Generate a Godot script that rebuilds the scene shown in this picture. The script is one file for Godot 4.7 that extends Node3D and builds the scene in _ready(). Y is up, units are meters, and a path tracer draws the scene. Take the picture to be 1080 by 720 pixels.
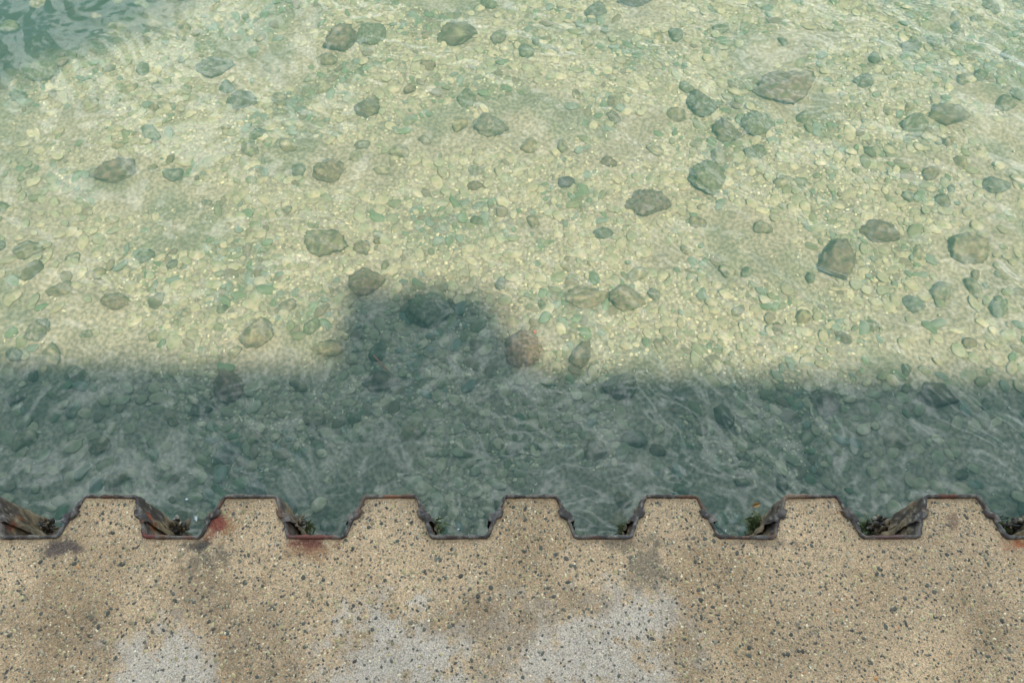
extends Node3D
# A sheet-piled quay edge seen from above, with clear shallow sea over a stony bed.
# x runs along the quay, -z is seaward, y = 0 is the quay surface.

const WATER_Y := -1.1
const BED_Y := -1.87
const RIDGE_Z := -1.739     # front flats of the piles
const VALLEY_Z := -1.447    # rear flats
const MID_Z := -1.593
const PHASE := 0.135        # x of the middle ridge

var rng := RandomNumberGenerator.new()
var taken := {}
var noise_a := FastNoiseLite.new()
var noise_b := FastNoiseLite.new()
var noise_c := FastNoiseLite.new()
var noise_d := FastNoiseLite.new()
var noise_w := FastNoiseLite.new()

# ---------------------------------------------------------------- small helpers
func numbered(called: String) -> String:
	if not taken.has(called):
		taken[called] = 0
		return called
	taken[called] += 1
	return "%s_%03d" % [called, taken[called]]

func tag(o: Node, label: String, category := "", group := "", kind := "") -> void:
	if label: o.set_meta("label", label)
	if category: o.set_meta("category", category)
	if group: o.set_meta("group", group)
	if kind: o.set_meta("kind", kind)

func obj(called: String, mesh: Mesh, mat: Material, parent: Node = null) -> MeshInstance3D:
	var o := MeshInstance3D.new()
	o.mesh = mesh
	o.material_override = mat
	if parent == null:
		o.name = numbered(called)
		add_child(o, true)
	else:
		o.name = called
		parent.add_child(o, true)
	return o

func base(called: String, at: Vector3) -> Node3D:
	var o := Node3D.new()
	o.name = numbered(called)
	add_child(o, true)
	o.position = at
	return o

func lin(r: float, g: float, b: float) -> Color:
	return Color(r, g, b).linear_to_srgb()

func make_noise(n: FastNoiseLite, sd: int, freq: float, oct: int, kind := FastNoiseLite.TYPE_SIMPLEX_SMOOTH) -> void:
	n.seed = sd
	n.frequency = freq
	n.noise_type = kind
	n.fractal_type = FastNoiseLite.FRACTAL_FBM if oct > 1 else FastNoiseLite.FRACTAL_NONE
	n.fractal_octaves = oct

func noise_tex(sd: int, freq: float, oct: int, lo: float, hi: float, size := 512, kind := FastNoiseLite.TYPE_SIMPLEX_SMOOTH) -> NoiseTexture2D:
	var n := FastNoiseLite.new()
	make_noise(n, sd, freq, oct, kind)
	var t := NoiseTexture2D.new()
	t.width = size
	t.height = size
	t.seamless = true
	t.noise = n
	var g := Gradient.new()
	g.set_color(0, Color(lo, lo, lo))
	g.set_color(1, Color(hi, hi, hi))
	t.color_ramp = g
	return t

func smooth(a: float, b: float, x: float) -> float:
	return smoothstep(a, b, x)

func mesh_of(v: PackedVector3Array, n: PackedVector3Array, idx: PackedInt32Array, c := PackedColorArray(), uv := PackedVector2Array()) -> ArrayMesh:
	var a := []
	a.resize(Mesh.ARRAY_MAX)
	a[Mesh.ARRAY_VERTEX] = v
	a[Mesh.ARRAY_NORMAL] = n
	a[Mesh.ARRAY_INDEX] = idx
	if c.size(): a[Mesh.ARRAY_COLOR] = c
	if uv.size(): a[Mesh.ARRAY_TEX_UV] = uv
	var m := ArrayMesh.new()
	m.add_surface_from_arrays(Mesh.PRIMITIVE_TRIANGLES, a)
	return m

# smooth normals for an indexed, clockwise mesh
func normals_of(v: PackedVector3Array, idx: PackedInt32Array) -> PackedVector3Array:
	var n := PackedVector3Array()
	n.resize(v.size())
	for t in range(0, idx.size(), 3):
		var a := idx[t]
		var b := idx[t + 1]
		var c := idx[t + 2]
		var f := (v[c] - v[a]).cross(v[b] - v[a])
		n[a] += f
		n[b] += f
		n[c] += f
	for i in n.size():
		n[i] = n[i].normalized()
	return n

func grid_index(nx: int, nz: int) -> PackedInt32Array:
	var idx := PackedInt32Array()
	idx.resize((nx - 1) * (nz - 1) * 6)
	var k := 0
	for j in nz - 1:
		for i in nx - 1:
			var a := j * nx + i
			idx[k] = a
			idx[k + 1] = a + 1
			idx[k + 2] = a + nx + 1
			idx[k + 3] = a
			idx[k + 4] = a + nx + 1
			idx[k + 5] = a + nx
			k += 6
	return idx

# a list of coordinates, fine between lo and hi and ever coarser out to far_lo and far_hi
func stretched(lo: float, hi: float, step: float, far_lo: float, far_hi: float) -> PackedFloat32Array:
	var out := PackedFloat32Array()
	var before := []
	var x := lo
	var s := step
	while x > far_lo:
		s *= 1.35
		x = maxf(x - s, far_lo)
		before.push_front(x)
	for b in before: out.append(b)
	var n := int(round((hi - lo) / step))
	for i in n + 1: out.append(lo + (hi - lo) * i / n)
	x = hi
	s = step
	while x < far_hi:
		s *= 1.35
		x = minf(x + s, far_hi)
		out.append(x)
	return out

func box(size: Vector3) -> BoxMesh:
	var b := BoxMesh.new()
	b.size = size
	return b

# ---------------------------------------------------------------- stones
var ico_cache := {}
func ico(sub: int) -> Array:
	if ico_cache.has(sub): return ico_cache[sub]
	var t := (1.0 + sqrt(5.0)) / 2.0
	var v: Array = []
	for p in [[-1, t, 0], [1, t, 0], [-1, -t, 0], [1, -t, 0], [0, -1, t], [0, 1, t], [0, -1, -t], [0, 1, -t], [t, 0, -1], [t, 0, 1], [-t, 0, -1], [-t, 0, 1]]:
		v.append(Vector3(p[0], p[1], p[2]).normalized())
	var f: Array = [0, 11, 5, 0, 5, 1, 0, 1, 7, 0, 7, 10, 0, 10, 11, 1, 5, 9, 5, 11, 4, 11, 10, 2, 10, 7, 6, 7, 1, 8, 3, 9, 4, 3, 4, 2, 3, 2, 6, 3, 6, 8, 3, 8, 9, 4, 9, 5, 2, 4, 11, 6, 2, 10, 8, 6, 7, 9, 8, 1]
	for s in sub:
		var mids := {}
		var g: Array = []
		for k in range(0, f.size(), 3):
			var m: Array = []
			for e in [[0, 1], [1, 2], [2, 0]]:
				var a: int = f[k + e[0]]
				var b: int = f[k + e[1]]
				var key := mini(a, b) * 100000 + maxi(a, b)
				if not mids.has(key):
					mids[key] = v.size()
					v.append(((v[a] + v[b]) * 0.5).normalized())
				m.append(mids[key])
			g.append_array([f[k], m[0], m[2], f[k + 1], m[1], m[0], f[k + 2], m[2], m[1], m[0], m[1], m[2]])
		f = g
	var pv := PackedVector3Array(v)
	var pf := PackedInt32Array(f)
	for k in range(0, pf.size(), 3):   # clockwise seen from outside
		var q := pf[k + 1]
		pf[k + 1] = pf[k + 2]
		pf[k + 2] = q
	ico_cache[sub] = [pv, pf]
	return ico_cache[sub]

# a stone of unit half-size: a ball bitten off by a few soft planes, with bumps; y squashed by the placing
func stone_mesh(sd: int, sub: int, cuts: int, rough: float) -> ArrayMesh:
	var r := RandomNumberGenerator.new()
	r.seed = sd
	var n := FastNoiseLite.new()
	make_noise(n, sd, 0.9, 3)
	var g := ico(sub)
	var v: PackedVector3Array = g[0].duplicate()
	var planes := []
	for k in cuts:
		planes.append([Vector3(r.randf_range(-1, 1), r.randf_range(-0.7, 1), r.randf_range(-1, 1)).normalized(), r.randf_range(0.62, 0.92)])
	var col := PackedColorArray()
	for i in v.size():
		var d := v[i]
		var weed := smoothstep(0.0, 0.3, n.get_noise_3dv(d * 2.2 + Vector3(20, 5, 9)))
		col.append(Color.WHITE.lerp(Color(0.5, 0.72, 0.45), 0.75 * weed))
		var len := 1.0 + 0.30 * n.get_noise_3dv(d * 1.1)
		for p in planes:
			var c: float = d.dot(p[0])
			if c > 0.01: len = minf(len, lerpf(p[1] / c, len, 0.12)) if p[1] / c < len else len
		len *= 1.0 + rough * n.get_noise_3dv(d * 4.0 + Vector3(7, 3, 1))
		v[i] = d * len
	return mesh_of(v, normals_of(v, g[1]), g[1], col)

var mottle: Array = []
func stone_material(r: float, g: float, b: float, k := 0, rough := 0.85) -> StandardMaterial3D:
	var m := StandardMaterial3D.new()
	m.albedo_color = lin(r, g, b)
	m.albedo_texture = mottle[k % mottle.size()]
	m.uv1_triplanar = true
	m.uv1_world_triplanar = true
	m.uv1_scale = Vector3.ONE * (0.9 + 0.23 * (k % 5))
	m.vertex_color_use_as_albedo = true
	m.roughness = rough
	return m

# ---------------------------------------------------------------- the shape of ground and water
func bed_height(x: float, z: float) -> float:
	var y := BED_Y + 0.075 * noise_a.get_noise_2d(x, z) + 0.03 * noise_b.get_noise_2d(x, z)
	return y

func water_height(x: float, z: float) -> float:
	# wind ripples running across, plus slop thrown back by the piles
	var wx := x + 0.5 * noise_a.get_noise_2d(x * 0.8 + 40.0, z * 0.8)
	var wz := z + 0.5 * noise_a.get_noise_2d(x * 0.8 - 90.0, z * 0.8)
	var y := 0.024 * noise_w.get_noise_2d((wx * 0.72 + wz * 0.69) * 0.75, (wz * 0.72 - wx * 0.69) * 1.7)
	y += 0.017 * noise_w.get_noise_2d((wx * 0.8 - wz * 0.6) * 1.5 + 60.0, (wz * 0.8 + wx * 0.6) * 1.4 + 9.0)
	y += 0.006 * noise_w.get_noise_2d(wx * 4.6 + 11.0, wz * 5.4 - 30.0)
	y += 0.0014 * noise_w.get_noise_2d(wx * 9.5 + 71.0, wz * 9.5 + 130.0)
	var near := (1.0 - smooth(0.2, 1.7, -1.5 - z)) * (0.45 + 0.55 * exp(-pow((x - 0.2) / 1.9, 2)))
	y += 0.036 * near * noise_w.get_noise_2d(wx * 1.5 + 300.0, wz * 2.6 + 90.0)
	return WATER_Y + y

# z of the pile line at x (slopes run straight between the flats)
func pile_line(x: float) -> float:
	var u := absf(fposmod(x - PHASE + 0.5, 1.0) - 0.5)
	return lerpf(RIDGE_Z, VALLEY_Z, clampf((u - 0.1825) / 0.125, 0.0, 1.0))

# ---------------------------------------------------------------- quay surface colours: what has been spilt, worn and rusted there
func spot(x: float, z: float, cx: float, cz: float, rx: float, rz: float, ragged: float) -> float:
	var d := sqrt(pow((x - cx) / rx, 2) + pow((z - cz) / rz, 2))
	return 1.0 - smooth(0.45, 1.2, d + ragged * noise_c.get_noise_2d(x * 3.0 + cx * 9.0, z * 3.0) + 0.7 * noise_b.get_noise_2d(x * 7.0, z * 7.0) + 0.35 * noise_b.get_noise_2d(x * 23.0, z * 23.0))

func pale_patch(x: float, z: float) -> float:
	var p := spot(x, z, -2.22, -0.58, 0.42, 0.30, 1.0)
	p = maxf(p, spot(x, z, -0.70, -0.66, 0.58, 0.36, 0.9))
	p = maxf(p, spot(x, z, 0.48, -0.70, 0.66, 0.34, 0.9))
	p = maxf(p, spot(x, z, 0.86, -0.90, 0.34, 0.18, 0.9))
	p = maxf(p, 0.6 * smooth(0.32, 0.55, noise_d.get_noise_2d(x * 0.8 + 77.0, z * 0.8)) * smooth(-0.8, -0.3, z))
	return p

func quay_colour(x: float, z: float, grain: float) -> Vector3:
	var tone := 1.0 + 0.22 * noise_d.get_noise_2d(x, z) + 0.22 * noise_c.get_noise_2d(x * 1.3, z * 1.3)
	var c := Vector3(0.60, 0.395, 0.235) * tone
	# ochre fines and brown silt lie in loose patches
	var silt := smooth(0.02, 0.5, noise_d.get_noise_2d(x * 1.4 + 31.0, z * 1.4 + 5.0))
	c = c.lerp(Vector3(0.45, 0.285, 0.155) * tone, 0.65 * silt)
	var p := pale_patch(x, z)
	c = c.lerp(Vector3(0.62, 0.51, 0.42) * (0.75 + 0.25 * tone), 0.8 * p)
	# brown dirt that has gathered along the rims of the worn patches
	for s in [[-1.72, -0.72, 0.28, 0.25], [-0.10, -0.86, 0.40, 0.14], [-0.12, -0.62, 0.16, 0.22], [1.14, -0.70, 0.16, 0.30], [0.35, -1.02, 0.55, 0.10], [-2.05, -1.1, 0.35, 0.25], [-3.0, -0.75, 0.5, 0.3], [-1.55, -0.55, 0.25, 0.14]]:
		c = c.lerp(Vector3(0.29, 0.185, 0.105), 0.5 * spot(x, z, s[0], s[1], s[2], s[3], 0.8))
	c = c.lerp(Vector3(0.115, 0.105, 0.085), 0.6 * spot(x, z, 0.90, -1.26, 0.20, 0.13, 1.3))
	c = c.lerp(Vector3(0.13, 0.105, 0.08), 0.6 * spot(x, z, -2.12, -1.30, 0.20, 0.09, 0.9))
	# tar and rust that ran off the steel
	c = c.lerp(Vector3(0.062, 0.045, 0.055), 0.8 * spot(x, z, -3.10, -1.375, 0.135, 0.052, 0.9))
	c = c.lerp(Vector3(0.05, 0.042, 0.04), 0.85 * spot(x, z, -2.17, -1.385, 0.11, 0.045, 0.6))
	c = c.lerp(Vector3(0.34, 0.15, 0.055), 0.75 * spot(x, z, -2.03, -1.54, 0.13, 0.11, 0.6))
	c = c.lerp(Vector3(0.25, 0.052, 0.038), 0.9 * spot(x, z, -2.085, -1.545, 0.06, 0.085, 0.5))
	c = c.lerp(Vector3(0.36, 0.165, 0.075), 0.75 * spot(x, z, -1.40, -1.37, 0.20, 0.075, 0.6))
	c = c.lerp(Vector3(0.22, 0.058, 0.042), 0.92 * spot(x, z, -1.42, -1.415, 0.165, 0.042, 0.5))
	c = c.lerp(Vector3(0.42, 0.12, 0.045), 0.9 * spot(x, z, 3.52, -1.405, 0.10, 0.045, 0.6))
	c = c.lerp(Vector3(0.16, 0.07, 0.06), 0.6 * spot(x, z, 3.10, -1.56, 0.05, 0.07, 0.6))
	c = c.lerp(Vector3(0.13, 0.085, 0.065), 0.5 * spot(x, z, 1.75, -1.41, 0.22, 0.035, 0.9))
	c = c.lerp(Vector3(0.12, 0.085, 0.07), 0.5 * spot(x, z, 0.75, -1.405, 0.26, 0.04, 0.9))
	return c * grain

func quay_texture() -> Array:
	var w := 2048
	var h := 640
	var px := PackedByteArray()
	px.resize(w * h * 3)
	var hp := PackedByteArray()
	hp.resize(w * h)
	var r := RandomNumberGenerator.new()
	r.seed = 41
	# colours vary slowly: work them out on every third pixel and interpolate; the grain is per pixel
	var cw := w / 4 + 2
	var ch := h / 4 + 2
	var coarse := PackedVector3Array()
	coarse.resize(cw * ch)
	for j in ch:
		for i in cw:
			coarse[j * cw + i] = quay_colour(-5.6 + 11.2 * (i * 4) / w, -1.85 + 3.5 * (j * 4) / h, 1.0)
	for j in h:
		for i in w:
			var ci := i / 4
			var cj := j / 4
			var fx := (i % 4) / 4.0
			var fy := (j % 4) / 4.0
			var a := coarse[cj * cw + ci].lerp(coarse[cj * cw + ci + 1], fx)
			var b := coarse[(cj + 1) * cw + ci].lerp(coarse[(cj + 1) * cw + ci + 1], fx)
			var c := a.lerp(b, fy)
			var n := noise_b.get_noise_2d(i * 9.0, j * 9.0)
			var q := r.randf()
			var grain := 0.70 + 0.50 * r.randf() + 0.45 * n
			if q < 0.13: grain *= 0.42 + 0.3 * r.randf()
			elif q > 0.93: grain *= 1.35
			c *= grain
			var k := (j * w + i) * 3
			var s := Color(c.x, c.y, c.z).linear_to_srgb()
			px[k] = int(clampf(s.r, 0, 1) * 255)
			px[k + 1] = int(clampf(s.g, 0, 1) * 255)
			px[k + 2] = int(clampf(s.b, 0, 1) * 255)
			hp[j * w + i] = int(clampf(0.5 + 0.22 * n + 0.3 * (r.randf() - 0.5), 0, 1) * 255)
	return [ImageTexture.create_from_image(Image.create_from_data(w, h, false, Image.FORMAT_RGB8, px)), ImageTexture.create_from_image(Image.create_from_data(w, h, false, Image.FORMAT_L8, hp))]

# ---------------------------------------------------------------- rusted steel
var rust_spots := []
func steel_colour(p: Vector3) -> Color:
	var a := noise_c.get_noise_3d(p.x * 4.0, p.y * 4.0, p.z * 4.0)
	var b := noise_d.get_noise_3d(p.x * 9.0 + 5.0, p.y * 9.0, p.z * 9.0)
	var e := noise_b.get_noise_3d(p.x * 14.0, p.y * 14.0, p.z * 14.0 + 3.0)
	var c := Vector3(0.088, 0.066, 0.058)
	c = c.lerp(Vector3(0.17, 0.15, 0.145), smooth(0.0, 0.5, a))
	c = c.lerp(Vector3(0.105, 0.058, 0.042), smooth(0.05, 0.45, b))
	c = c.lerp(Vector3(0.42, 0.36, 0.30), smooth(0.18, 0.5, e))
	c = c.lerp(Vector3(0.30, 0.12, 0.06), 0.8 * smooth(0.42, 0.6, b - 0.3 * a))
	if p.y > -0.01:   # pale highlights painted along the rim, then rust patches
		c = c.lerp(Vector3(0.33, 0.27, 0.225), 0.75 * smooth(-0.05, 0.3, noise_b.get_noise_3d(p.x * 8.0 + 40.0, 2.0, p.z * 8.0) + 0.3 * a))
		c = c.lerp(Vector3(0.24, 0.105, 0.055), 0.7 * smooth(0.2, 0.45, noise_d.get_noise_3d(p.x * 5.0, 9.0, p.z * 5.0 + 60.0)))
	# dried weed, lime and barnacle crust on the face, wet weed where the tide stands
	if p.y < -0.04:
		var crust := smooth(-0.45, 0.1, a + 0.6 * b) * smooth(0.03, 0.22, -p.y + 0.1 * e)
		c = c.lerp(Vector3(0.46, 0.335, 0.20) * (0.85 + 0.8 * e), 0.92 * crust)
		var wet := smooth(0.72, 0.92, -p.y + 0.16 * a + 0.1 * b)
		c = c.lerp(Vector3(0.062, 0.052, 0.032).lerp(Vector3(0.07, 0.10, 0.03), smooth(0.0, 0.4, b)), 0.9 * wet)
	for s in rust_spots:
		var d: float = p.distance_to(s[0]) / s[1]
		if d < 1.6: c = c.lerp(s[2], 0.95 * (1.0 - smooth(0.6, 1.15, d + 0.7 * e)))
	return Color(c.x, c.y, c.z)

# a rolled section stood on end: path in plan (left to right), thickness, top; only what the water side shows is finely divided
func pile_mesh(path: Array, thick: float, top: float, sd: float, step: float) -> ArrayMesh:
	var pts := []
	var nrm := []
	for k in path.size() - 1:
		var a: Vector2 = path[k]
		var b: Vector2 = path[k + 1]
		var n := maxi(1, int(ceil(a.distance_to(b) / step)))
		for i in n + (1 if k == path.size() - 2 else 0):
			pts.append(a.lerp(b, float(i) / n))
	for i in pts.size():
		var t: Vector2 = (pts[mini(i + 1, pts.size() - 1)] - pts[maxi(i - 1, 0)]).normalized()
		nrm.append(Vector2(t.y, -t.x))     # towards the sea (-z)
	# section rows: [side offset -1..1, y]
	var rows := [[-1.0, -0.30], [-1.0, -0.02], [-0.95, top - 0.006], [-0.6, top], [0.0, top + 0.002], [0.6, top], [0.95, top - 0.006]]
	var y := top - 0.03
	while y > -1.34:
		rows.append([1.0, y])
		y -= 0.03 if y > -0.2 else 0.045
	rows.append([1.0, -1.9])
	rows.append([1.0, -2.6])
	var v := PackedVector3Array()
	var col := PackedColorArray()
	var nx := pts.size()
	for r in rows:
		for i in nx:
			var p: Vector2 = pts[i]
			var q: Vector2 = nrm[i]
			var yy: float = r[1]
			var lump := noise_c.get_noise_3d(p.x * 6.0 + sd, yy * 6.0, p.y * 6.0)
			var fine := noise_b.get_noise_3d(p.x * 16.0 + sd, yy * 16.0, p.y * 16.0)
			var w: float = thick * 0.5 * (1.0 + 0.35 * lump + 0.35 * fine)
			var off: float = r[0] * w
			if yy < -0.05 and r[0] > 0.9: off += 0.016 * maxf(0.0, lump + 0.3) + 0.012 * maxf(0.0, fine)
			var dy := (0.012 * lump + 0.006 * fine) if yy > -0.05 else 0.0
			var pos := Vector3(p.x + q.x * off, yy + dy, p.y + q.y * off)
			v.append(pos)
			col.append(steel_colour(pos))
	var idx := grid_index(nx, rows.size())
	# rows run from the land side over the top to the sea side: flip so that faces look outwards
	for k in range(0, idx.size(), 3):
		var t := idx[k + 1]
		idx[k + 1] = idx[k + 2]
		idx[k + 2] = t
	return mesh_of(v, normals_of(v, idx), idx, col)

# ---------------------------------------------------------------- growth on the wall
func weed_mesh(sd: int, blades: int, reach: float) -> ArrayMesh:
	var r := RandomNumberGenerator.new()
	r.seed = sd
	var st := SurfaceTool.new()
	st.begin(Mesh.PRIMITIVE_TRIANGLES)
	for k in blades:
		var o := Vector3(r.randfn(0, 0.35), r.randfn(0, 0.4), r.randfn(0, 0.3)) * reach
		var d := (Vector3(r.randf_range(-1, 1), r.randf_range(-0.6, 0.9), r.randf_range(-1, 1))).normalized()
		var s := d.cross(Vector3(r.randf(), r.randf(), r.randf()).normalized()).normalized()
		var l := reach * r.randf_range(0.3, 0.75)
		var w := l * r.randf_range(0.09, 0.2)
		var bend := Vector3(r.randf_range(-0.3, 0.3), -0.35, r.randf_range(-0.3, 0.3)) * l
		var tone := r.randf_range(0.6, 1.3)
		st.set_color(Color(0.075 * tone, 0.095 * tone, 0.028 * tone))
		var a := o
		for j in 3:
			var t0 := j / 3.0
			var t1 := (j + 1) / 3.0
			var p0 := a + d * l * t0 + bend * t0 * t0
			var p1 := a + d * l * t1 + bend * t1 * t1
			var w0 := w * (1.0 - t0 * 0.6)
			var w1 := w * (1.0 - t1 * 0.9)
			for q in [p0 - s * w0, p0 + s * w0, p1 + s * w1, p0 - s * w0, p1 + s * w1, p1 - s * w1]:
				st.add_vertex(q)
	st.generate_normals()
	return st.commit()

func mussel_mesh(sd: int, count: int, spread: Vector3) -> ArrayMesh:
	var r := RandomNumberGenerator.new()
	r.seed = sd
	var g := ico(1)
	var v := PackedVector3Array()
	var col := PackedColorArray()
	var idx := PackedInt32Array()
	for k in count:
		var at := Vector3(r.randfn(0, 0.45) * spread.x, r.randfn(0, 0.45) * spread.y, r.randfn(0, 0.45) * spread.z)
		var b := Basis.from_euler(Vector3(r.randf() * 6, r.randf() * 6, r.randf() * 6)).scaled_local(Vector3(0.016, 0.010, 0.027) * r.randf_range(0.7, 1.5))
		var tone := r.randf_range(0.6, 1.4)
		var c := Vector3(0.05, 0.042, 0.036) if r.randf() < 0.55 else Vector3(0.16, 0.115, 0.065)
		if r.randf() < 0.12: c = Vector3(0.34, 0.30, 0.24)
		var at0 := v.size()
		for p in g[0]:
			v.append(at + b * p)
			col.append(Color(c.x * tone, c.y * tone, c.z * tone))
		for i in g[1]: idx.append(at0 + i)
	return mesh_of(v, normals_of(v, idx), idx, col)

func copies(called: String, mesh: Mesh, mat: Material, xf: Array, cols: Array, parent: Node = null) -> MultiMeshInstance3D:
	var mm := MultiMesh.new()
	mm.transform_format = MultiMesh.TRANSFORM_3D
	mm.use_colors = true
	mm.mesh = mesh
	mm.instance_count = xf.size()
	for i in xf.size():
		mm.set_instance_transform(i, xf[i])
		mm.set_instance_color(i, cols[i])
	var o := MultiMeshInstance3D.new()
	o.multimesh = mm
	o.material_override = mat
	if parent == null:
		o.name = numbered(called)
		add_child(o, true)
	else:
		o.name = called
		parent.add_child(o, true)
	return o

func tinted(rough: float) -> StandardMaterial3D:
	var m := StandardMaterial3D.new()
	m.vertex_color_use_as_albedo = true
	m.roughness = rough
	return m

# broken cloud, alike all round the sky
func cloud_cover() -> ImageTexture:
	var n := FastNoiseLite.new()
	make_noise(n, 77, 2.6, 5)
	var w := 512
	var h := 256
	var im := Image.create(w, h, false, Image.FORMAT_RGBAF)
	for j in h:
		var up := (0.5 - (j + 0.5) / h) * PI
		for i in w:
			var a := (i + 0.5) / w * TAU
			var d := Vector3(cos(a) * cos(up), maxf(sin(up), 0.0) * 1.6, sin(a) * cos(up))
			var c := smoothstep(0.0, 0.42, n.get_noise_3dv(d)) if up > 0.0 else 0.0
			im.set_pixel(i, j, Color(2.0, 2.05, 2.05, 0.9 * c))
	return ImageTexture.create_from_image(im)

# ================================================================
func _ready() -> void:
	# ---- camera
	var cam := Camera3D.new()
	cam.name = "camera"
	add_child(cam)
	cam.position = Vector3(0, 5.53, 0)
	cam.rotation_degrees = Vector3(-61.5, 0, 0)
	cam.fov = 46.4
	cam.near = 0.1
	cam.far = 400.0
	cam.current = true
	# ---- sky and exposure
	var env := Environment.new()
	env.background_mode = Environment.BG_SKY
	var sm := ProceduralSkyMaterial.new()
	sm.sky_top_color = Color(0.42, 0.56, 0.64)
	sm.sky_horizon_color = Color(0.72, 0.78, 0.81)
	sm.sky_curve = 0.16
	sm.sky_cover = cloud_cover()
	sm.ground_bottom_color = Color(0.30, 0.34, 0.32)
	sm.ground_horizon_color = Color(0.55, 0.60, 0.58)
	sm.sun_angle_max = 20.0
	sm.sun_curve = 0.1
	var sky := Sky.new()
	sky.sky_material = sm
	env.sky = sky
	env.tonemap_mode = Environment.TONE_MAPPER_LINEAR
	env.background_energy_multiplier = 0.98
	env.tonemap_exposure = 1.95
	env.volumetric_fog_enabled = true
	env.volumetric_fog_density = 0.0
	env.sdfgi_enabled = true
	env.ssao_enabled = true
	env.ssil_enabled = true
	var we := WorldEnvironment.new()
	we.name = "world_environment"
	we.environment = env
	add_child(we)
	# ---- sun: high, behind the viewer and to the right
	var sun := DirectionalLight3D.new()
	sun.name = "sun"
	add_child(sun)
	sun.look_at_from_position(Vector3(0.45, 1.846, 1.0) * 10.0, Vector3.ZERO)
	sun.light_energy = 1.6
	sun.light_color = Color(1.0, 0.92, 0.81)
	sun.light_angular_distance = 1.1
	sun.shadow_enabled = true

	rng.seed = 20
	make_noise(noise_a, 1, 0.35, 3)
	make_noise(noise_b, 2, 1.6, 3)
	make_noise(noise_c, 3, 1.0, 4)
	make_noise(noise_d, 4, 0.7, 4)
	make_noise(noise_w, 5, 1.0, 2)
	noise_w.fractal_gain = 0.35
	for k in 4:
		mottle.append(noise_tex(60 + k, [0.02, 0.035, 0.05, 0.028][k], 5, 0.34, 1.0, 256))
	for s in [[Vector3(-2.615, -0.06, -1.60), 0.05, Vector3(0.55, 0.11, 0.03)], [Vector3(-2.59, -0.12, -1.55), 0.045, Vector3(0.5, 0.15, 0.03)],
			[Vector3(-3.60, -0.10, -1.55), 0.05, Vector3(0.36, 0.09, 0.03)], [Vector3(-3.59, -0.22, -1.66), 0.045, Vector3(0.45, 0.16, 0.05)],
			[Vector3(-2.52, 0.03, -1.447), 0.06, Vector3(0.26, 0.06, 0.05)], [Vector3(-1.40, 0.03, -1.447), 0.17, Vector3(0.30, 0.085, 0.06)],
			[Vector3(-2.25, 0.03, -1.447), 0.04, Vector3(0.30, 0.14, 0.10)], [Vector3(-0.86, 0.03, -1.739), 0.07, Vector3(0.42, 0.17, 0.09)],
			[Vector3(2.98, -0.12, -1.66), 0.05, Vector3(0.42, 0.13, 0.04)], [Vector3(3.10, 0.03, -1.735), 0.06, Vector3(0.22, 0.07, 0.04)],
			[Vector3(1.98, 0.03, -1.74), 0.09, Vector3(0.36, 0.22, 0.14)], [Vector3(0.06, -0.08, -1.63), 0.05, Vector3(0.40, 0.25, 0.10)],
			[Vector3(0.37, -0.05, -1.62), 0.05, Vector3(0.42, 0.27, 0.12)], [Vector3(2.62, 0.03, -1.447), 0.12, Vector3(0.22, 0.11, 0.10)]]:
		rust_spots.append(s)

	build_setting()
	build_wall()
	build_stones()
	build_small_things()
	build_house()

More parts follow.
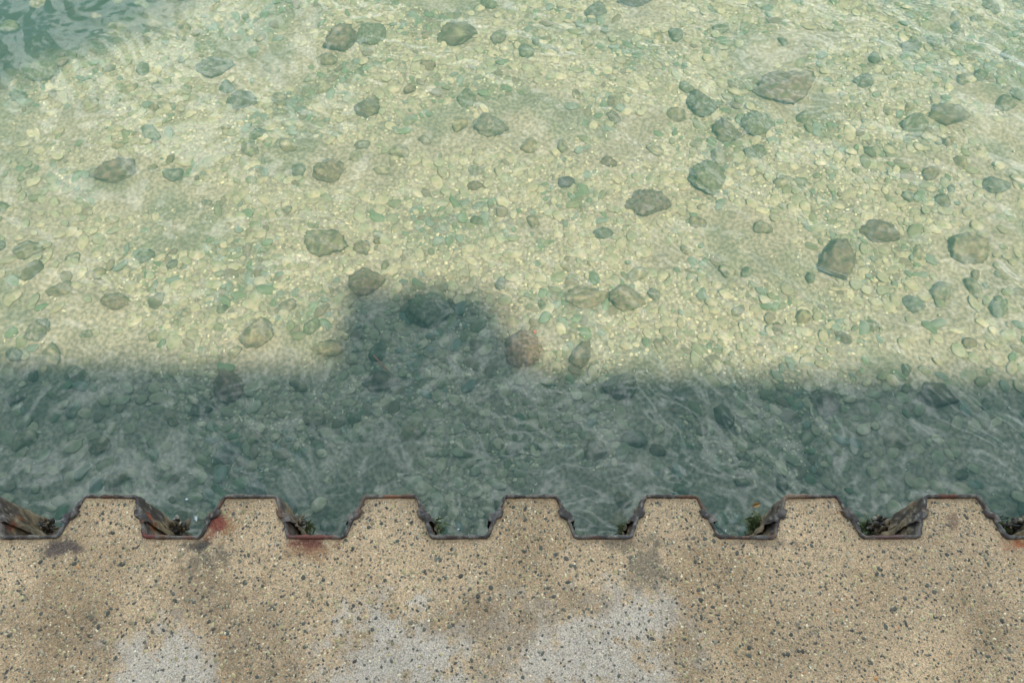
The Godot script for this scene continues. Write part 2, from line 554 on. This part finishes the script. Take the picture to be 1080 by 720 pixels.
# ---------------------------------------------------------------- setting: bed, water, quay
func build_setting() -> void:
	# sea bed: one sheet, finely divided where it is seen
	var xs := stretched(-8.5, 8.5, 0.06, -60.0, 60.0)
	var zs := stretched(-11.0, -1.2, 0.06, -90.0, -1.2)
	var v := PackedVector3Array()
	var col := PackedColorArray()
	for z in zs:
		for x in xs:
			var p := Vector3(x, bed_height(x, z), z)
			p.y += 0.012 * noise_c.get_noise_2d(x * 5.0, z * 5.0)
			v.append(p)
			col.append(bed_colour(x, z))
	var idx := grid_index(xs.size(), zs.size())
	var bm := StandardMaterial3D.new()
	bm.vertex_color_use_as_albedo = true
	bm.albedo_texture = noise_tex(9, 0.035, 4, 0.5, 1.0, 1024)
	bm.uv1_triplanar = true
	bm.uv1_world_triplanar = true
	bm.uv1_scale = Vector3.ONE * 0.45
	bm.roughness = 0.95
	var bed := obj("sea_bed", mesh_of(v, normals_of(v, idx), idx, col), bm)
	tag(bed, "pale sandy sea bed under clear green water", "sea bed", "", "structure")

	# water: a rippled sheet over a faintly cloudy green body
	xs = stretched(-8.0, 8.0, 0.027, -60.0, 60.0)
	zs = stretched(-10.5, -1.2, 0.027, -90.0, -1.2)
	v = PackedVector3Array()
	for z in zs:
		for x in xs:
			v.append(Vector3(x, water_height(x, z), z))
	idx = grid_index(xs.size(), zs.size())
	var wm := StandardMaterial3D.new()
	wm.transparency = BaseMaterial3D.TRANSPARENCY_ALPHA
	wm.albedo_color = Color(0.62, 0.72, 0.66, 0.03)
	wm.roughness = 0.09
	wm.metallic_specular = 0.42
	var water := obj("sea_water", mesh_of(v, normals_of(v, idx), idx), wm)
	tag(water, "clear rippled green sea water over a stony bed", "water", "", "structure")
	var fog := FogVolume.new()
	fog.name = "water_body"
	fog.shape = RenderingServer.FOG_VOLUME_SHAPE_BOX
	fog.size = Vector3(110, 3.4, 88)
	var fm := FogMaterial.new()
	fm.albedo = Color(0.37, 0.67, 0.57)
	fm.density = 0.33
	fog.material = fm
	add_child(fog)
	fog.position = Vector3(0, WATER_Y - 0.055 - 1.7, -1.2 - 44.0)
	tag(fog, "cloudy green body of the sea water", "water", "", "structure")

	# quay surface
	var tex := quay_texture()
	var qm := StandardMaterial3D.new()
	qm.albedo_texture = tex[0]
	qm.roughness = 0.92
	qm.heightmap_enabled = true
	qm.heightmap_texture = tex[1]
	qm.heightmap_scale = 0.35
	var nx := 440
	var nz := 75
	v = PackedVector3Array()
	var uv := PackedVector2Array()
	for j in nz:
		for i in nx:
			var x := -6.6 + 13.2 * i / (nx - 1)
			var z0 := pile_line(x) + 0.004
			var z := lerpf(z0, 1.0, pow(float(j) / (nz - 1), 1.3))
			var y := 0.005 * noise_d.get_noise_2d(x * 2.0, z * 2.0) + 0.004 * noise_c.get_noise_2d(x * 5.0, z * 5.0)
			if j == nz - 1: y = 0.0
			v.append(Vector3(x, y, z))
			uv.append(Vector2((x + 5.6) / 11.2, (z + 1.85) / 3.5))
	idx = grid_index(nx, nz)
	var n := normals_of(v, idx)
	# the fill behind the piles, down to the bed
	var first := v.size()
	for i in nx:
		for y in [-0.006, -2.6]:
			var p := v[i]
			v.append(Vector3(p.x, y, p.z + 0.002))
			uv.append(uv[i] + Vector2(0, absf(y) * 0.2))
			n.append(Vector3(0, 0, -1))
	for i in nx - 1:
		var a := first + i * 2
		idx.append_array([a, a + 1, a + 3, a, a + 3, a + 2])
	var quay := obj("quay_pavement", mesh_of(v, n, idx, PackedColorArray(), uv), qm)
	tag(quay, "worn tan concrete quay surface with exposed dark pebbles and rust stains", "pavement", "", "structure")

	# gravel in the worn concrete: tens of thousands of small stones, each bedded in the surface
	var am := tinted(0.75)
	for kind in 3:
		var xf := []
		var cols := []
		var r := RandomNumberGenerator.new()
		r.seed = 300 + kind
		for k in 34000:
			var x := r.randf_range(-5.4, 5.4)
			var z := r.randf_range(-1.73, 0.35)
			var sz := 0.0034 + 0.0075 * pow(r.randf(), 3.0)
			if r.randf() < 0.018: sz = r.randf_range(0.010, 0.018)
			if z < pile_line(x) + 0.03: continue
			if r.randf() < 0.62 * pale_patch(x, z): continue
			var b := Basis(Vector3.UP, r.randf() * TAU).scaled_local(Vector3(sz * r.randf_range(1.0, 1.5), sz * 0.5, sz * r.randf_range(0.65, 1.0)))
			var y := 0.005 * noise_d.get_noise_2d(x * 2.0, z * 2.0) + 0.004 * noise_c.get_noise_2d(x * 5.0, z * 5.0)
			xf.append(Transform3D(b, Vector3(x, y - sz * 0.12, z)))
			var q := r.randf()
			var t := r.randf_range(0.55, 1.6)
			var c := Color(0.13, 0.11, 0.09)
			if q > 0.24: c = Color(0.52, 0.36, 0.215)
			if q > 0.45: c = Color(0.43, 0.325, 0.25)
			if q > 0.72: c = Color(0.70, 0.54, 0.39)
			if q > 0.88: c = Color(0.20, 0.165, 0.13)
			if q > 0.985: c = Color(0.46, 0.20, 0.08)
			if sz > 0.0095 and q < 0.88: c = Color(0.085, 0.078, 0.07) if q < 0.45 else Color(0.46, 0.34, 0.19)
			# what has stained the concrete has stained its stones
			var ground := quay_colour(x, z, 1.0)
			var dirt := 0.06 + 0.78 * (1.0 - smooth(0.12, 0.30, ground.y))
			cols.append(Color(lerpf(c.r * t, ground.x, dirt), lerpf(c.g * t, ground.y, dirt), lerpf(c.b * t, ground.z, dirt)))
		var o := copies("gravel", stone_mesh(500 + kind, 1, 4, 0.1), am, xf, cols, quay)
		o.set_meta("kind", "stuff")

	# the quay goes on out of view
	var cm := StandardMaterial3D.new()
	cm.albedo_color = lin(0.37, 0.30, 0.21)
	cm.albedo_texture = mottle[2]
	cm.uv1_triplanar = true
	cm.uv1_world_triplanar = true
	cm.roughness = 0.9
	var rest := obj("quay_ground", box(Vector3(120, 2.6, 40)), cm)
	rest.position = Vector3(0, -1.3, 21.0)
	tag(rest, "plain concrete quay running on behind the pile edge", "ground", "", "structure")
	for s in [-1, 1]:
		var side := obj("quay_ground", box(Vector3(53, 2.6, 2.6)), cm)
		side.position = Vector3(s * (6.6 + 26.5), -1.3, -0.3)
		tag(side, "plain concrete quay end running on along the shore", "ground", "", "structure")

# shade and blue sky reflection painted into the bed at the far left
func corner_shade(x: float, z: float) -> float:
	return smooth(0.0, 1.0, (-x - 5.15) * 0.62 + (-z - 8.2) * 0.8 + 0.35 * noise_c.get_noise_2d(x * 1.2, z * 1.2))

func bed_colour(x: float, z: float) -> Color:
	var t := 1.0 + 0.30 * noise_c.get_noise_2d(x * 1.7, z * 1.7)
	var c := Vector3(0.45, 0.40, 0.29) * t
	var green := smooth(0.0, 0.42, noise_d.get_noise_2d(x * 0.9 + 12.0, z * 0.9) + 0.35 * noise_c.get_noise_2d(x * 2.6, z * 2.6))
	c = c.lerp(Vector3(0.20, 0.225, 0.14) * t, 0.55 * green)
	c = c.lerp(Vector3(0.007, 0.015, 0.022) * (t + 0.2), corner_shade(x, z))  # bed blackened here to imitate shade and blue reflection
	return Color(c.x, c.y, c.z)

# ---------------------------------------------------------------- the steel wall
func build_wall() -> void:
	var wall := base("sheet_pile_wall", Vector3.ZERO)
	tag(wall, "rusty zigzag sheet pile wall edging the quay along the water", "sheet piling")
	var m := tinted(0.72)
	m.albedo_texture = noise_tex(33, 0.06, 4, 0.55, 1.0, 512)
	m.uv1_triplanar = true
	m.uv1_world_triplanar = true
	m.uv1_scale = Vector3.ONE * 1.6
	var a := 0.1825
	var b := 0.3075
	for k in range(-6, 7):
		var c := PHASE + k
		var top := 0.026 + 0.008 * noise_d.get_noise_1d(k * 17.0)
		var jig := 0.006 * noise_d.get_noise_1d(k * 31.0 + 5.0)
		obj("pile", pile_mesh([Vector2(c - 0.232, MID_Z - 0.028), Vector2(c - a - 0.008, RIDGE_Z + 0.012), Vector2(c - a + 0.012, RIDGE_Z + jig), Vector2(c + a - 0.012, RIDGE_Z - jig), Vector2(c + a + 0.008, RIDGE_Z + 0.012), Vector2(c + 0.232, MID_Z - 0.028)], 0.025, top, k * 3.7, 0.016), m, wall)
		top = 0.026 + 0.008 * noise_d.get_noise_1d(k * 23.0 + 9.0)
		obj("pile", pile_mesh([Vector2(c + 0.262, MID_Z + 0.022), Vector2(c + b - 0.008, VALLEY_Z - 0.012), Vector2(c + b + 0.012, VALLEY_Z + jig), Vector2(c + 1.0 - b - 0.012, VALLEY_Z - jig), Vector2(c + 1.0 - b + 0.008, VALLEY_Z - 0.012), Vector2(c + 1.0 - 0.262, MID_Z + 0.022)], 0.025, top, k * 5.1 + 50.0, 0.016), m, wall)
		# the clutches where two piles hook into each other, halfway down each slope
		for s in [-1, 1]:
			var q := []
			for p in [Vector2(0.216, -0.050), Vector2(0.228, -0.014), Vector2(0.268, 0.004), Vector2(0.280, 0.042)]:
				q.append(Vector2(c + s * p.x, MID_Z + p.y))
			if s < 0: q.reverse()
			obj("interlock", pile_mesh(q, 0.05, top + 0.003, k * 2.3 + s * 20.0, 0.011), m, wall)

# ---------------------------------------------------------------- stones on the bed
var marks := []      # [x, z, radius, short name] of the stones that one can tell at once
func place_stone(called: String, mesh: Mesh, mat: Material, x: float, z: float, w: float, d: float, h: float, turn: float) -> MeshInstance3D:
	var o := obj(called, mesh, mat)
	o.transform = Transform3D(Basis(Vector3.UP, turn).scaled_local(Vector3(w * 0.5, h, d * 0.5)), Vector3(x, bed_height(x, z) + h * 0.05, z))
	return o

func build_stones() -> void:
	var tones := {
		"olive": Vector3(0.211, 0.200, 0.128), "green": Vector3(0.160, 0.178, 0.119), "grey": Vector3(0.226, 0.218, 0.162), "bluish": Vector3(0.186, 0.200, 0.168),
		"tan": Vector3(0.283, 0.247, 0.162), "brown": Vector3(0.203, 0.171, 0.116), "slate": Vector3(0.085, 0.082, 0.085), "pale": Vector3(0.324, 0.295, 0.205), "pink": Vector3(0.27, 0.200, 0.145), "purple": Vector3(0.203, 0.174, 0.136),
	}
	var mats := {}
	var faint := {}     # smaller stones carry a film of pale silt
	var i := 0
	for t in tones:
		var c: Vector3 = tones[t]
		faint[t] = [stone_material(c.x * 1.3, c.y * 1.28, c.z * 1.25, i), stone_material(c.x * 1.55, c.y * 1.5, c.z * 1.4, i + 1)]
		mats[t] = [stone_material(c.x * 1.22, c.y * 1.18, c.z * 1.15, i), stone_material(c.x * 1.45, c.y * 1.38, c.z * 1.3, i + 1)]
		i += 1
	var shapes := []
	for k in 8: shapes.append(stone_mesh(900 + k, 3, 9, 0.20))
	var plain := []
	for k in 8: plain.append(stone_mesh(950 + k, 2, 7, 0.18))
	# x, z, width, depth, tone, label, short name
	var big := [
		[-2.27, -8.57, 0.50, 0.50, "brown", "brown rock leaning against a green rock near the top edge", "the brown rock by the top edge"],
		[-1.90, -8.69, 0.42, 0.48, "green", "green rock touching a brown rock near the top edge", "the green rock by the top edge"],
		[-0.72, -8.69, 0.54, 0.45, "olive", "broad olive rock on pale bed near the top middle", "the broad olive rock"],
		[-3.90, -8.09, 0.46, 0.36, "bluish", "rounded blue grey stone in the upper left shallows", "the blue grey stone"],
		[-0.28, -7.08, 0.46, 0.34, "grey", "smooth grey green stone just below a dark green one", "the smooth grey stone"],
		[-0.58, -7.53, 0.26, 0.36, "green", "upright dark green stone above a smooth grey stone", "the upright green stone"],
		[-1.79, -7.37, 0.40, 0.32, "olive", "slanting olive stone in the upper middle shallows", "the slanting olive stone"],
		[-2.21, -6.34, 0.38, 0.34, "brown", "rounded tan brown stone left of the upper middle", "the tan brown stone"],
		[-4.73, -6.31, 0.58, 0.40, "brown", "wide flat brown rock on sunlit sand at left", "the wide brown rock"],
		[0.63, -6.15, 0.22, 0.20, "slate", "small angular slate chunk alone on pale bed", "the slate chunk"],
		[1.60, -5.83, 0.52, 0.38, "purple", "lumpy grey brown rock right of the slate chunk", "the lumpy grey rock"],
		[3.49, -7.72, 0.78, 0.55, "purple", "big mottled purple brown rock in the upper right", "the big purple rock"],
		[2.39, -7.45, 0.40, 0.40, "green", "green grey rock left of the big purple rock", "the green grey rock"],
		[4.97, -7.05, 0.35, 0.36, "green", "dark green stone below the upper right corner", "the dark green stone"],
		[4.53, -7.82, 0.32, 0.24, "green", "flat dark green stone right of the big purple rock", "the flat green stone"],
		[2.31, -6.20, 0.42, 0.48, "green", "shaggy weed green rock below the big purple rock", "the weed green rock"],
		[3.64, -5.04, 0.48, 0.58, "brown", "tall dark brown boulder with a deep shadow at right", "the dark brown boulder"],
		[5.14, -5.24, 0.48, 0.46, "tan", "smooth round tan boulder near the right edge", "the round tan boulder"],
		[4.20, -5.41, 0.44, 0.33, "brown", "low brown rock between the dark and tan boulders", "the low brown rock"],
		[-1.62, -4.75, 0.39, 0.36, "brown", "dark brown stone at the tip of the shadow block", "the shadow tip stone"],
		[-2.90, -3.49, 0.33, 0.38, "pink", "reddish brown block lying in the shade at left", "the reddish block"],
		[-2.10, -5.30, 0.58, 0.38, "olive", "mossy flat rock above the shadow block", "the mossy flat rock"],
		[-2.67, -4.08, 0.43, 0.33, "tan", "smooth tan stone beside the edge of the shade", "the smooth tan stone"],
		[-1.94, -3.93, 0.36, 0.19, "tan", "long narrow tan stone at the shadow block's left foot", "the narrow tan stone"],
		[-5.04, -4.13, 0.28, 0.29, "grey", "round grey stone by the left edge", "the round grey stone"],
		[0.08, -3.90, 0.41, 0.45, "pink", "speckled pinkish rock right of the shadow block", "the pinkish rock"],
		[-1.35, -3.55, 0.37, 0.26, "brown", "brown olive stone inside the shadow block", "the shaded brown stone"],
		[0.79, -4.55, 0.46, 0.28, "tan", "left one of two flat tan rocks side by side", "the left tan slab"],
		[1.24, -4.55, 0.42, 0.30, "tan", "right one of two flat tan rocks side by side", "the right tan slab"],
		[-4.08, -2.87, 0.26, 0.21, "tan", "tan stone deep in the shade at lower left", "the deep shade stone"],
		[-4.94, -4.67, 0.35, 0.20, "tan", "long tan stone in the sun at far left", "the long tan stone"],
		[-4.33, -4.51, 0.31, 0.20, "brown", "low brown stone beside the long tan stone", "the small brown stone"],
		[0.72, -3.83, 0.25, 0.36, "brown", "narrow upright brown stone at the shade line", "the upright brown stone"],
		[-6.07, -7.97, 0.42, 0.38, "green", "dark green rock under the darkened top left corner", "the corner green rock"],
		[-3.42, -7.50, 0.38, 0.32, "bluish", "teal grey stone below the blue grey stone", "the teal stone"],
		[3.03, -7.10, 0.40, 0.40, "green", "green rock right below the big purple rock", "the tucked green rock"],
		[2.64, -6.99, 0.36, 0.34, "olive", "olive rock between two green rocks at upper right", "the wedged olive rock"],
		[2.96, -6.64, 0.30, 0.25, "green", "small oval green stone below the wedged rocks", "the oval green stone"],
		[1.16, -9.14, 0.38, 0.32, "bluish", "teal stone at the top edge right of middle", "the top edge teal stone"],
		[1.70, -9.35, 0.50, 0.30, "slate", "dark rock cut by the top edge right of middle", "the dark top rock"],
		[6.49, -8.30, 0.18, 0.19, "green", "small dark green pebble near the upper right edge", "the lone green pebble"],
		[5.28, -8.49, 0.33, 0.23, "bluish", "flat teal stone high in the upper right", "the high teal stone"],
		[5.44, -7.18, 0.50, 0.36, "olive", "broad olive rock right of the dark green stone", "the broad right rock"],
		[6.40, -7.58, 0.18, 0.23, "green", "little green stone cut by the right edge", "the right edge green stone"],
		[5.72, -6.12, 0.38, 0.22, "bluish", "slanting blue grey stone near the right edge", "the slanting blue stone"],
		[3.17, -3.31, 0.35, 0.30, "purple", "purple brown stone in the shade at right", "the shaded purple stone"],
		[1.12, -3.47, 0.43, 0.30, "grey", "flat grey stone just inside the shade right of middle", "the flat grey stone"],
		[-0.92, -4.37, 0.50, 0.42, "green", "dark green rock filling the shadow block", "the shadow block rock"],
		[-3.12, -3.25, 0.29, 0.22, "grey", "grey stone beside the reddish block in the shade", "the grey shade stone"],
		[-2.00, -3.15, 0.25, 0.20, "pale", "pale stone in the shade left of the shadow block", "the pale shade stone"],
		[4.34, -3.36, 0.39, 0.30, "brown", "brown stone in the shade near the right edge", "the brown shade stone"],
		[-5.45, -5.17, 0.32, 0.25, "olive", "olive stone in the sun at the left edge", "the left edge olive stone"],
	]
	i = 0
	for b in big:
		var h: float = minf(b[2], b[3]) * 0.36
		var o := place_stone("rock" if b[2] > 0.4 else "stone", shapes[i % shapes.size()], mats[b[4]][i % 2], b[0], b[1], b[2], b[3], h, rng.randf_range(-0.3, 0.3))
		tag(o, b[5], "rock" if b[2] > 0.4 else "stone", "stones on the sea bed")
		marks.append([b[0], b[1], maxf(b[2], b[3]) * 0.5, b[6]])
		i += 1
	# the next largest stones, each told by its nearest landmark
	var kinds := ["pale", "tan", "olive", "green", "grey", "bluish", "brown", "pale", "tan", "grey"]
	var used := {}
	var spots := marks.duplicate()
	var made := 0
	var tries := 0
	while made < 190 and tries < 9000:
		tries += 1
		var z := rng.randf_range(-9.4, -2.0)
		var half := 0.643 * (7.4 * 0.879 - z * 0.477)
		var x := rng.randf_range(-half, half)
		var s := rng.randf_range(0.12, 0.27)
		var clear := true
		for q in spots:
			if Vector2(q[0] - x, q[1] - z).length() < q[2] + s * 0.55:
				clear = false
				break
		if not clear: continue
		var tone: String = kinds[rng.randi() % kinds.size()]
		if noise_d.get_noise_2d(x * 0.9 + 12.0, z * 0.9) > 0.12 and rng.randf() < 0.5: tone = "green"
		var nearest = null
		for q in marks:
			if nearest == null or Vector2(q[0] - x, q[1] - z).length() < Vector2(nearest[0] - x, nearest[1] - z).length(): nearest = q
		var way := Vector2(x - nearest[0], z - nearest[1])
		var words: String = ["right of", "below right of", "below", "below left of", "left of", "above left of", "above", "above right of"][posmod(int(round(way.angle() / (PI / 4))), 8)]
		var size: String = "small" if s < 0.19 else "medium" if s < 0.25 else "larger"
		var dist: String = "close " if way.length() < 0.6 else "" if way.length() < 1.1 else "well "
		var color: String = {"bluish": "blue grey", "pale": "pale sandy", "tan": "tan", "olive": "olive", "green": "dark green", "grey": "grey", "brown": "brown"}[tone]
		var label: String = "%s %s stone %s%s %s" % [size, color, dist, words, nearest[3]]
		if used.has(label): continue
		used[label] = true
		spots.append([x, z, s * 0.5])
		var o := place_stone("stone", plain[rng.randi() % 8], faint[tone][rng.randi() % 2], x, z, s * rng.randf_range(0.95, 1.25), s * rng.randf_range(0.75, 1.0), s * rng.randf_range(0.26, 0.38), rng.randf() * TAU)
		tag(o, label, "stone", "stones on the sea bed")
		made += 1
	# pebbles with pale sand between them, and pale bits added as sun glitter
	var sets := {"pale_pebbles": [[], []], "green_pebbles": [[], []], "shell_grit": [[], []]}
	var pale := [Vector3(0.30, 0.265, 0.18), Vector3(0.265, 0.24, 0.165), Vector3(0.34, 0.30, 0.205), Vector3(0.24, 0.235, 0.16)]
	var dull := [Vector3(0.115, 0.15, 0.09), Vector3(0.155, 0.16, 0.095), Vector3(0.15, 0.175, 0.14), Vector3(0.15, 0.125, 0.085)]
	for layer in 3:
		var cell: float = [0.15, 0.085, 0.05][layer]
		var z := -11.0
		while z < -1.5:
			z += cell
			var x := -8.2
			while x < 8.2:
				x += cell
				var px := x + rng.randf_range(-0.42, 0.42) * cell
				var pz := z + rng.randf_range(-0.42, 0.42) * cell
				if layer > 0 and (absf(px) > 1.2 - pz * 0.68 or pz < -9.9): continue
				var bare := noise_c.get_noise_2d(px * 0.45 + 200.0, pz * 0.6)
				if rng.randf() < smooth(0.05, 0.45, bare) + [0.2, 0.3, 0.35][layer]: continue
				var s := cell * (rng.randf_range(0.30, 0.60) if layer < 2 else rng.randf_range(0.2, 0.5))
				var hidden := false
				for q in spots:
					if absf(q[0] - px) < q[2] and Vector2(q[0] - px, q[1] - pz).length() < q[2] * 0.8:
						hidden = true
						break
				if hidden: continue
				var patch := noise_d.get_noise_2d(px * 0.9 + 12.0, pz * 0.9) + 0.5 * noise_c.get_noise_2d(px * 1.6, pz * 1.6)
				var green := rng.randf() < (0.26 if layer < 2 else 0.1) + 1.1 * patch or corner_shade(px, pz) > 0.5
				var c: Vector3 = (dull if green else pale)[rng.randi() % 4] * (rng.randf_range(0.82, 1.15) if layer < 2 else rng.randf_range(1.0, 1.7)) * (1.0 - 0.93 * corner_shade(px, pz))  # smallest layer brightened as a caustic net; corner shade put into the colour
				var into: Array = sets["green_pebbles" if green else "pale_pebbles"]
				var flat := s * rng.randf_range(0.22, 0.4)
				var turned := Basis.from_euler(Vector3(rng.randf_range(-0.25, 0.25), rng.randf() * TAU, rng.randf_range(-0.25, 0.25))).scaled_local(Vector3(s * rng.randf_range(0.95, 1.45), flat, s * rng.randf_range(0.65, 1.0)))
				into[0].append(Transform3D(turned, Vector3(px, bed_height(px, pz) + flat * 0.25, pz)))
				into[1].append(Color(c.x, c.y, c.z))
	while sets["shell_grit"][0].size() < 2600:  # bright specks scattered in place of glints and caustic points
		var z := rng.randf_range(-9.9, -1.7)
		var x := rng.randf_range(-8.0, 8.0)
		if rng.randf() > 0.35 + 1.8 * noise_c.get_noise_2d(x * 0.8, z * 0.8 + 50.0) - corner_shade(x, z): continue
		var s := 0.004 + 0.010 * pow(rng.randf(), 2.5)
		var turned := Basis.from_euler(Vector3(rng.randf_range(-0.4, 0.4), rng.randf() * TAU, rng.randf_range(-0.4, 0.4))).scaled_local(Vector3(s * rng.randf_range(1.0, 2.2), s * 0.4, s * rng.randf_range(0.6, 1.0)))
		sets["shell_grit"][0].append(Transform3D(turned, Vector3(x, bed_height(x, z) + 0.016, z)))
		var c: Vector3 = [Vector3(0.62, 0.57, 0.45), Vector3(0.52, 0.43, 0.29)][rng.randi() % 2]
		sets["shell_grit"][1].append(Color(c.x, c.y, c.z))
	for g in [["pale_pebbles", "countless pale sandy pebbles covering the sea bed"], ["green_pebbles", "countless green and olive pebbles scattered over the sea bed"], ["shell_grit", "bright specks added as sun glitter among the sea bed pebbles"]]:
		var o := copies(g[0], stone_mesh(700 + g[0].length(), 1, 8, 0.25), tinted(0.85), sets[g[0]][0], sets[g[0]][1])
		tag(o, g[1], "pebbles", "", "stuff")

# ---------------------------------------------------------------- growth, flotsam
func build_small_things() -> void:
	var wm := tinted(0.6)
	wm.cull_mode = BaseMaterial3D.CULL_DISABLED
	# x, y, z, reach, blades, label
	for w in [[0.86, -0.45, -1.625, 0.075, 170, "bright green weed tuft in the recess right of the middle"],
			[1.90, -0.58, -1.705, 0.10, 260, "largest green weed tuft on the wall right of middle"],
			[-0.59, -0.52, -1.665, 0.08, 130, "small green weed tuft in the recess left of the middle"],
			[-1.60, -0.60, -1.69, 0.08, 140, "dark green weed in the recess with the red rusted rim"],
			[2.82, -0.72, -1.71, 0.10, 170, "weed tuft under the shellfish clump near the lower right"],
			[3.85, -0.66, -1.70, 0.11, 220, "weed tuft in the recess at the right edge"]]:
		var o := obj("weed_tuft", weed_mesh(int(w[0] * 100) + 900, w[4], w[3]), wm)
		o.position = Vector3(w[0], w[1], w[2])
		tag(o, w[5], "seaweed", "weed on the pile wall")
	var mm := tinted(0.45)
	for w in [[-3.62, -0.58, -1.69, Vector3(0.05, 0.09, 0.045), 110, "dark shellfish clump in the recess at the left edge"],
			[-2.60, -0.60, -1.69, Vector3(0.06, 0.10, 0.045), 120, "brown shellfish clump beside the orange rust spots"],
			[-1.63, -0.50, -1.685, Vector3(0.04, 0.09, 0.04), 80, "shellfish clump in the recess with the red rusted rim"],
			[2.88, -0.60, -1.69, Vector3(0.07, 0.10, 0.05), 140, "large brown shellfish clump in the recess near lower right"],
			[3.90, -0.56, -1.69, Vector3(0.07, 0.07, 0.05), 100, "dark shellfish clump in the recess at the right edge"]]:
		var o := obj("shellfish_clump", mussel_mesh(int(w[0] * 100) + 900, w[4], w[3]), mm)
		o.position = Vector3(w[0], w[1], w[2])
		tag(o, w[5], "shellfish", "shellfish on the pile wall")
	# a dead leaf afloat
	var leaf := base("floating_leaf", Vector3(2.08, WATER_Y + 0.012, -2.01))
	leaf.rotation.y = 0.3
	tag(leaf, "orange brown dead leaf floating before the pile wall", "leaf")
	var lm := StandardMaterial3D.new()
	lm.albedo_color = lin(0.34, 0.19, 0.06)
	lm.roughness = 0.6
	lm.cull_mode = BaseMaterial3D.CULL_DISABLED
	var st := SurfaceTool.new()
	st.begin(Mesh.PRIMITIVE_TRIANGLES)
	var half := [0.0, 0.014, 0.022, 0.021, 0.013, 0.0]
	for k in 5:
		for s in [-1, 1]:
			var p0 := Vector3(-0.04 + 0.016 * k, 0.002, 0)
			var p1 := Vector3(-0.04 + 0.016 * (k + 1), 0.002, 0)
			var q0 := p0 + Vector3(0, 0.006, s * half[k])
			var q1 := p1 + Vector3(0, 0.006, s * half[k + 1])
			for q in [p0, p1, q1, p0, q1, q0]: st.add_vertex(q)
	st.generate_normals()
	obj("blade", st.commit(), lm, leaf)
	var cy := CylinderMesh.new()
	cy.top_radius = 0.0015
	cy.bottom_radius = 0.002
	cy.height = 0.03
	cy.radial_segments = 6
	var stalk := obj("stalk", cy, lm, leaf)
	stalk.position = Vector3(-0.053, 0.003, 0)
	stalk.rotation.z = PI / 2
	# scraps of foam
	var fm := StandardMaterial3D.new()
	fm.albedo_color = lin(0.62, 0.66, 0.67)
	fm.roughness = 0.7
	for f in [[-2.78, -2.06, 0.013, 0.008, 0.4, "tiny white foam scrap off the second ridge from the left"], [-2.665, -1.89, 0.012, 0.028, 0.15, "bluish white foam scrap in the second recess from left"], [-3.42, -2.02, 0.008, 0.006, 0.0, "white fleck floating near the left edge"], [-0.45, -1.80, 0.010, 0.007, 0.6, "white fleck floating in the recess left of middle"]]:
		var o := obj("foam_scrap", stone_mesh(801 + int(f[0] * 10), 2, 3, 0.3), fm)
		o.transform = Transform3D(Basis(Vector3.UP, f[4]).scaled_local(Vector3(f[2], 0.006, f[3])), Vector3(f[0], water_height(f[0], f[1]) + 0.002, f[1]))
		tag(o, f[5], "foam", "foam scraps on the water")
	# red litter on the bed
	var cap := CylinderMesh.new()
	cap.top_radius = 0.015
	cap.bottom_radius = 0.018
	cap.height = 0.02
	cap.radial_segments = 20
	var rm := StandardMaterial3D.new()
	rm.albedo_color = lin(0.36, 0.09, 0.07)
	rm.roughness = 0.5
	var o := obj("bottle_cap", cap, rm)
	o.position = Vector3(0.24, bed_height(0.24, -4.08) + 0.045, -4.08)
	o.rotation = Vector3(0.2, 0, 0.15)
	tag(o, "small red cap on the bed above the pinkish rock", "cap")
	var twig := CylinderMesh.new()
	twig.top_radius = 0.006
	twig.bottom_radius = 0.010
	twig.height = 0.24
	twig.radial_segments = 8
	var tm := StandardMaterial3D.new()
	tm.albedo_color = lin(0.38, 0.14, 0.10)
	o = obj("twig", twig, tm)
	o.position = Vector3(-1.36, bed_height(-1.36, -3.74) + 0.06, -3.74)
	o.rotation = Vector3(PI / 2, 0.75, 0)
	tag(o, "reddish twig lying in the shadow block", "twig")

# ---------------------------------------------------------------- the house behind the viewer whose shade falls on the water
func build_house() -> void:
	var house := base("quayside_house", Vector3(0, 0, 6.0))
	house.rotation_degrees.y = -1.2
	tag(house, "tall plastered quayside house behind the viewer shading the quay", "building")
	var pm := StandardMaterial3D.new()
	pm.albedo_color = lin(0.50, 0.46, 0.38)
	pm.albedo_texture = mottle[1]
	pm.uv1_triplanar = true
	pm.uv1_scale = Vector3.ONE * 0.3
	pm.roughness = 0.9
	var dm := StandardMaterial3D.new()
	dm.albedo_color = lin(0.10, 0.11, 0.12)
	dm.roughness = 0.15
	var fm := StandardMaterial3D.new()
	fm.albedo_color = lin(0.7, 0.7, 0.66)
	var wall := obj("wall", box(Vector3(44, 15.95, 9)), pm, house)
	wall.position = Vector3(0, 7.975, 4.52)
	var roof := obj("roof", box(Vector3(44.2, 0.3, 9.1)), pm, house)
	roof.position = Vector3(0, 16.1, 4.55)
	var stack := obj("chimney", box(Vector3(1.62, 1.85, 0.9)), pm, roof)
	stack.position = Vector3(3.80, 1.075, -4.05)
	var pot := CylinderMesh.new()
	pot.top_radius = 0.17
	pot.bottom_radius = 0.21
	pot.height = 0.45
	for k in 2:  # pots added to break up the top edge of the chimney shadow
		var q := obj("added_chimney_pot", pot, pm, stack)
		q.position = Vector3(-0.4 + 0.62 * k, 1.1, -0.1)
	for r in 4:
		for c in 9:
			var w := obj("window", box(Vector3(1.2, 1.9, 0.06)), fm, house)
			w.position = Vector3(-16.0 + 4.0 * c, 2.4 + 3.7 * r, 0.0)
			var p := obj("pane", box(Vector3(1.0, 1.7, 0.02)), dm, w)
			p.position = Vector3(0, 0, -0.03)
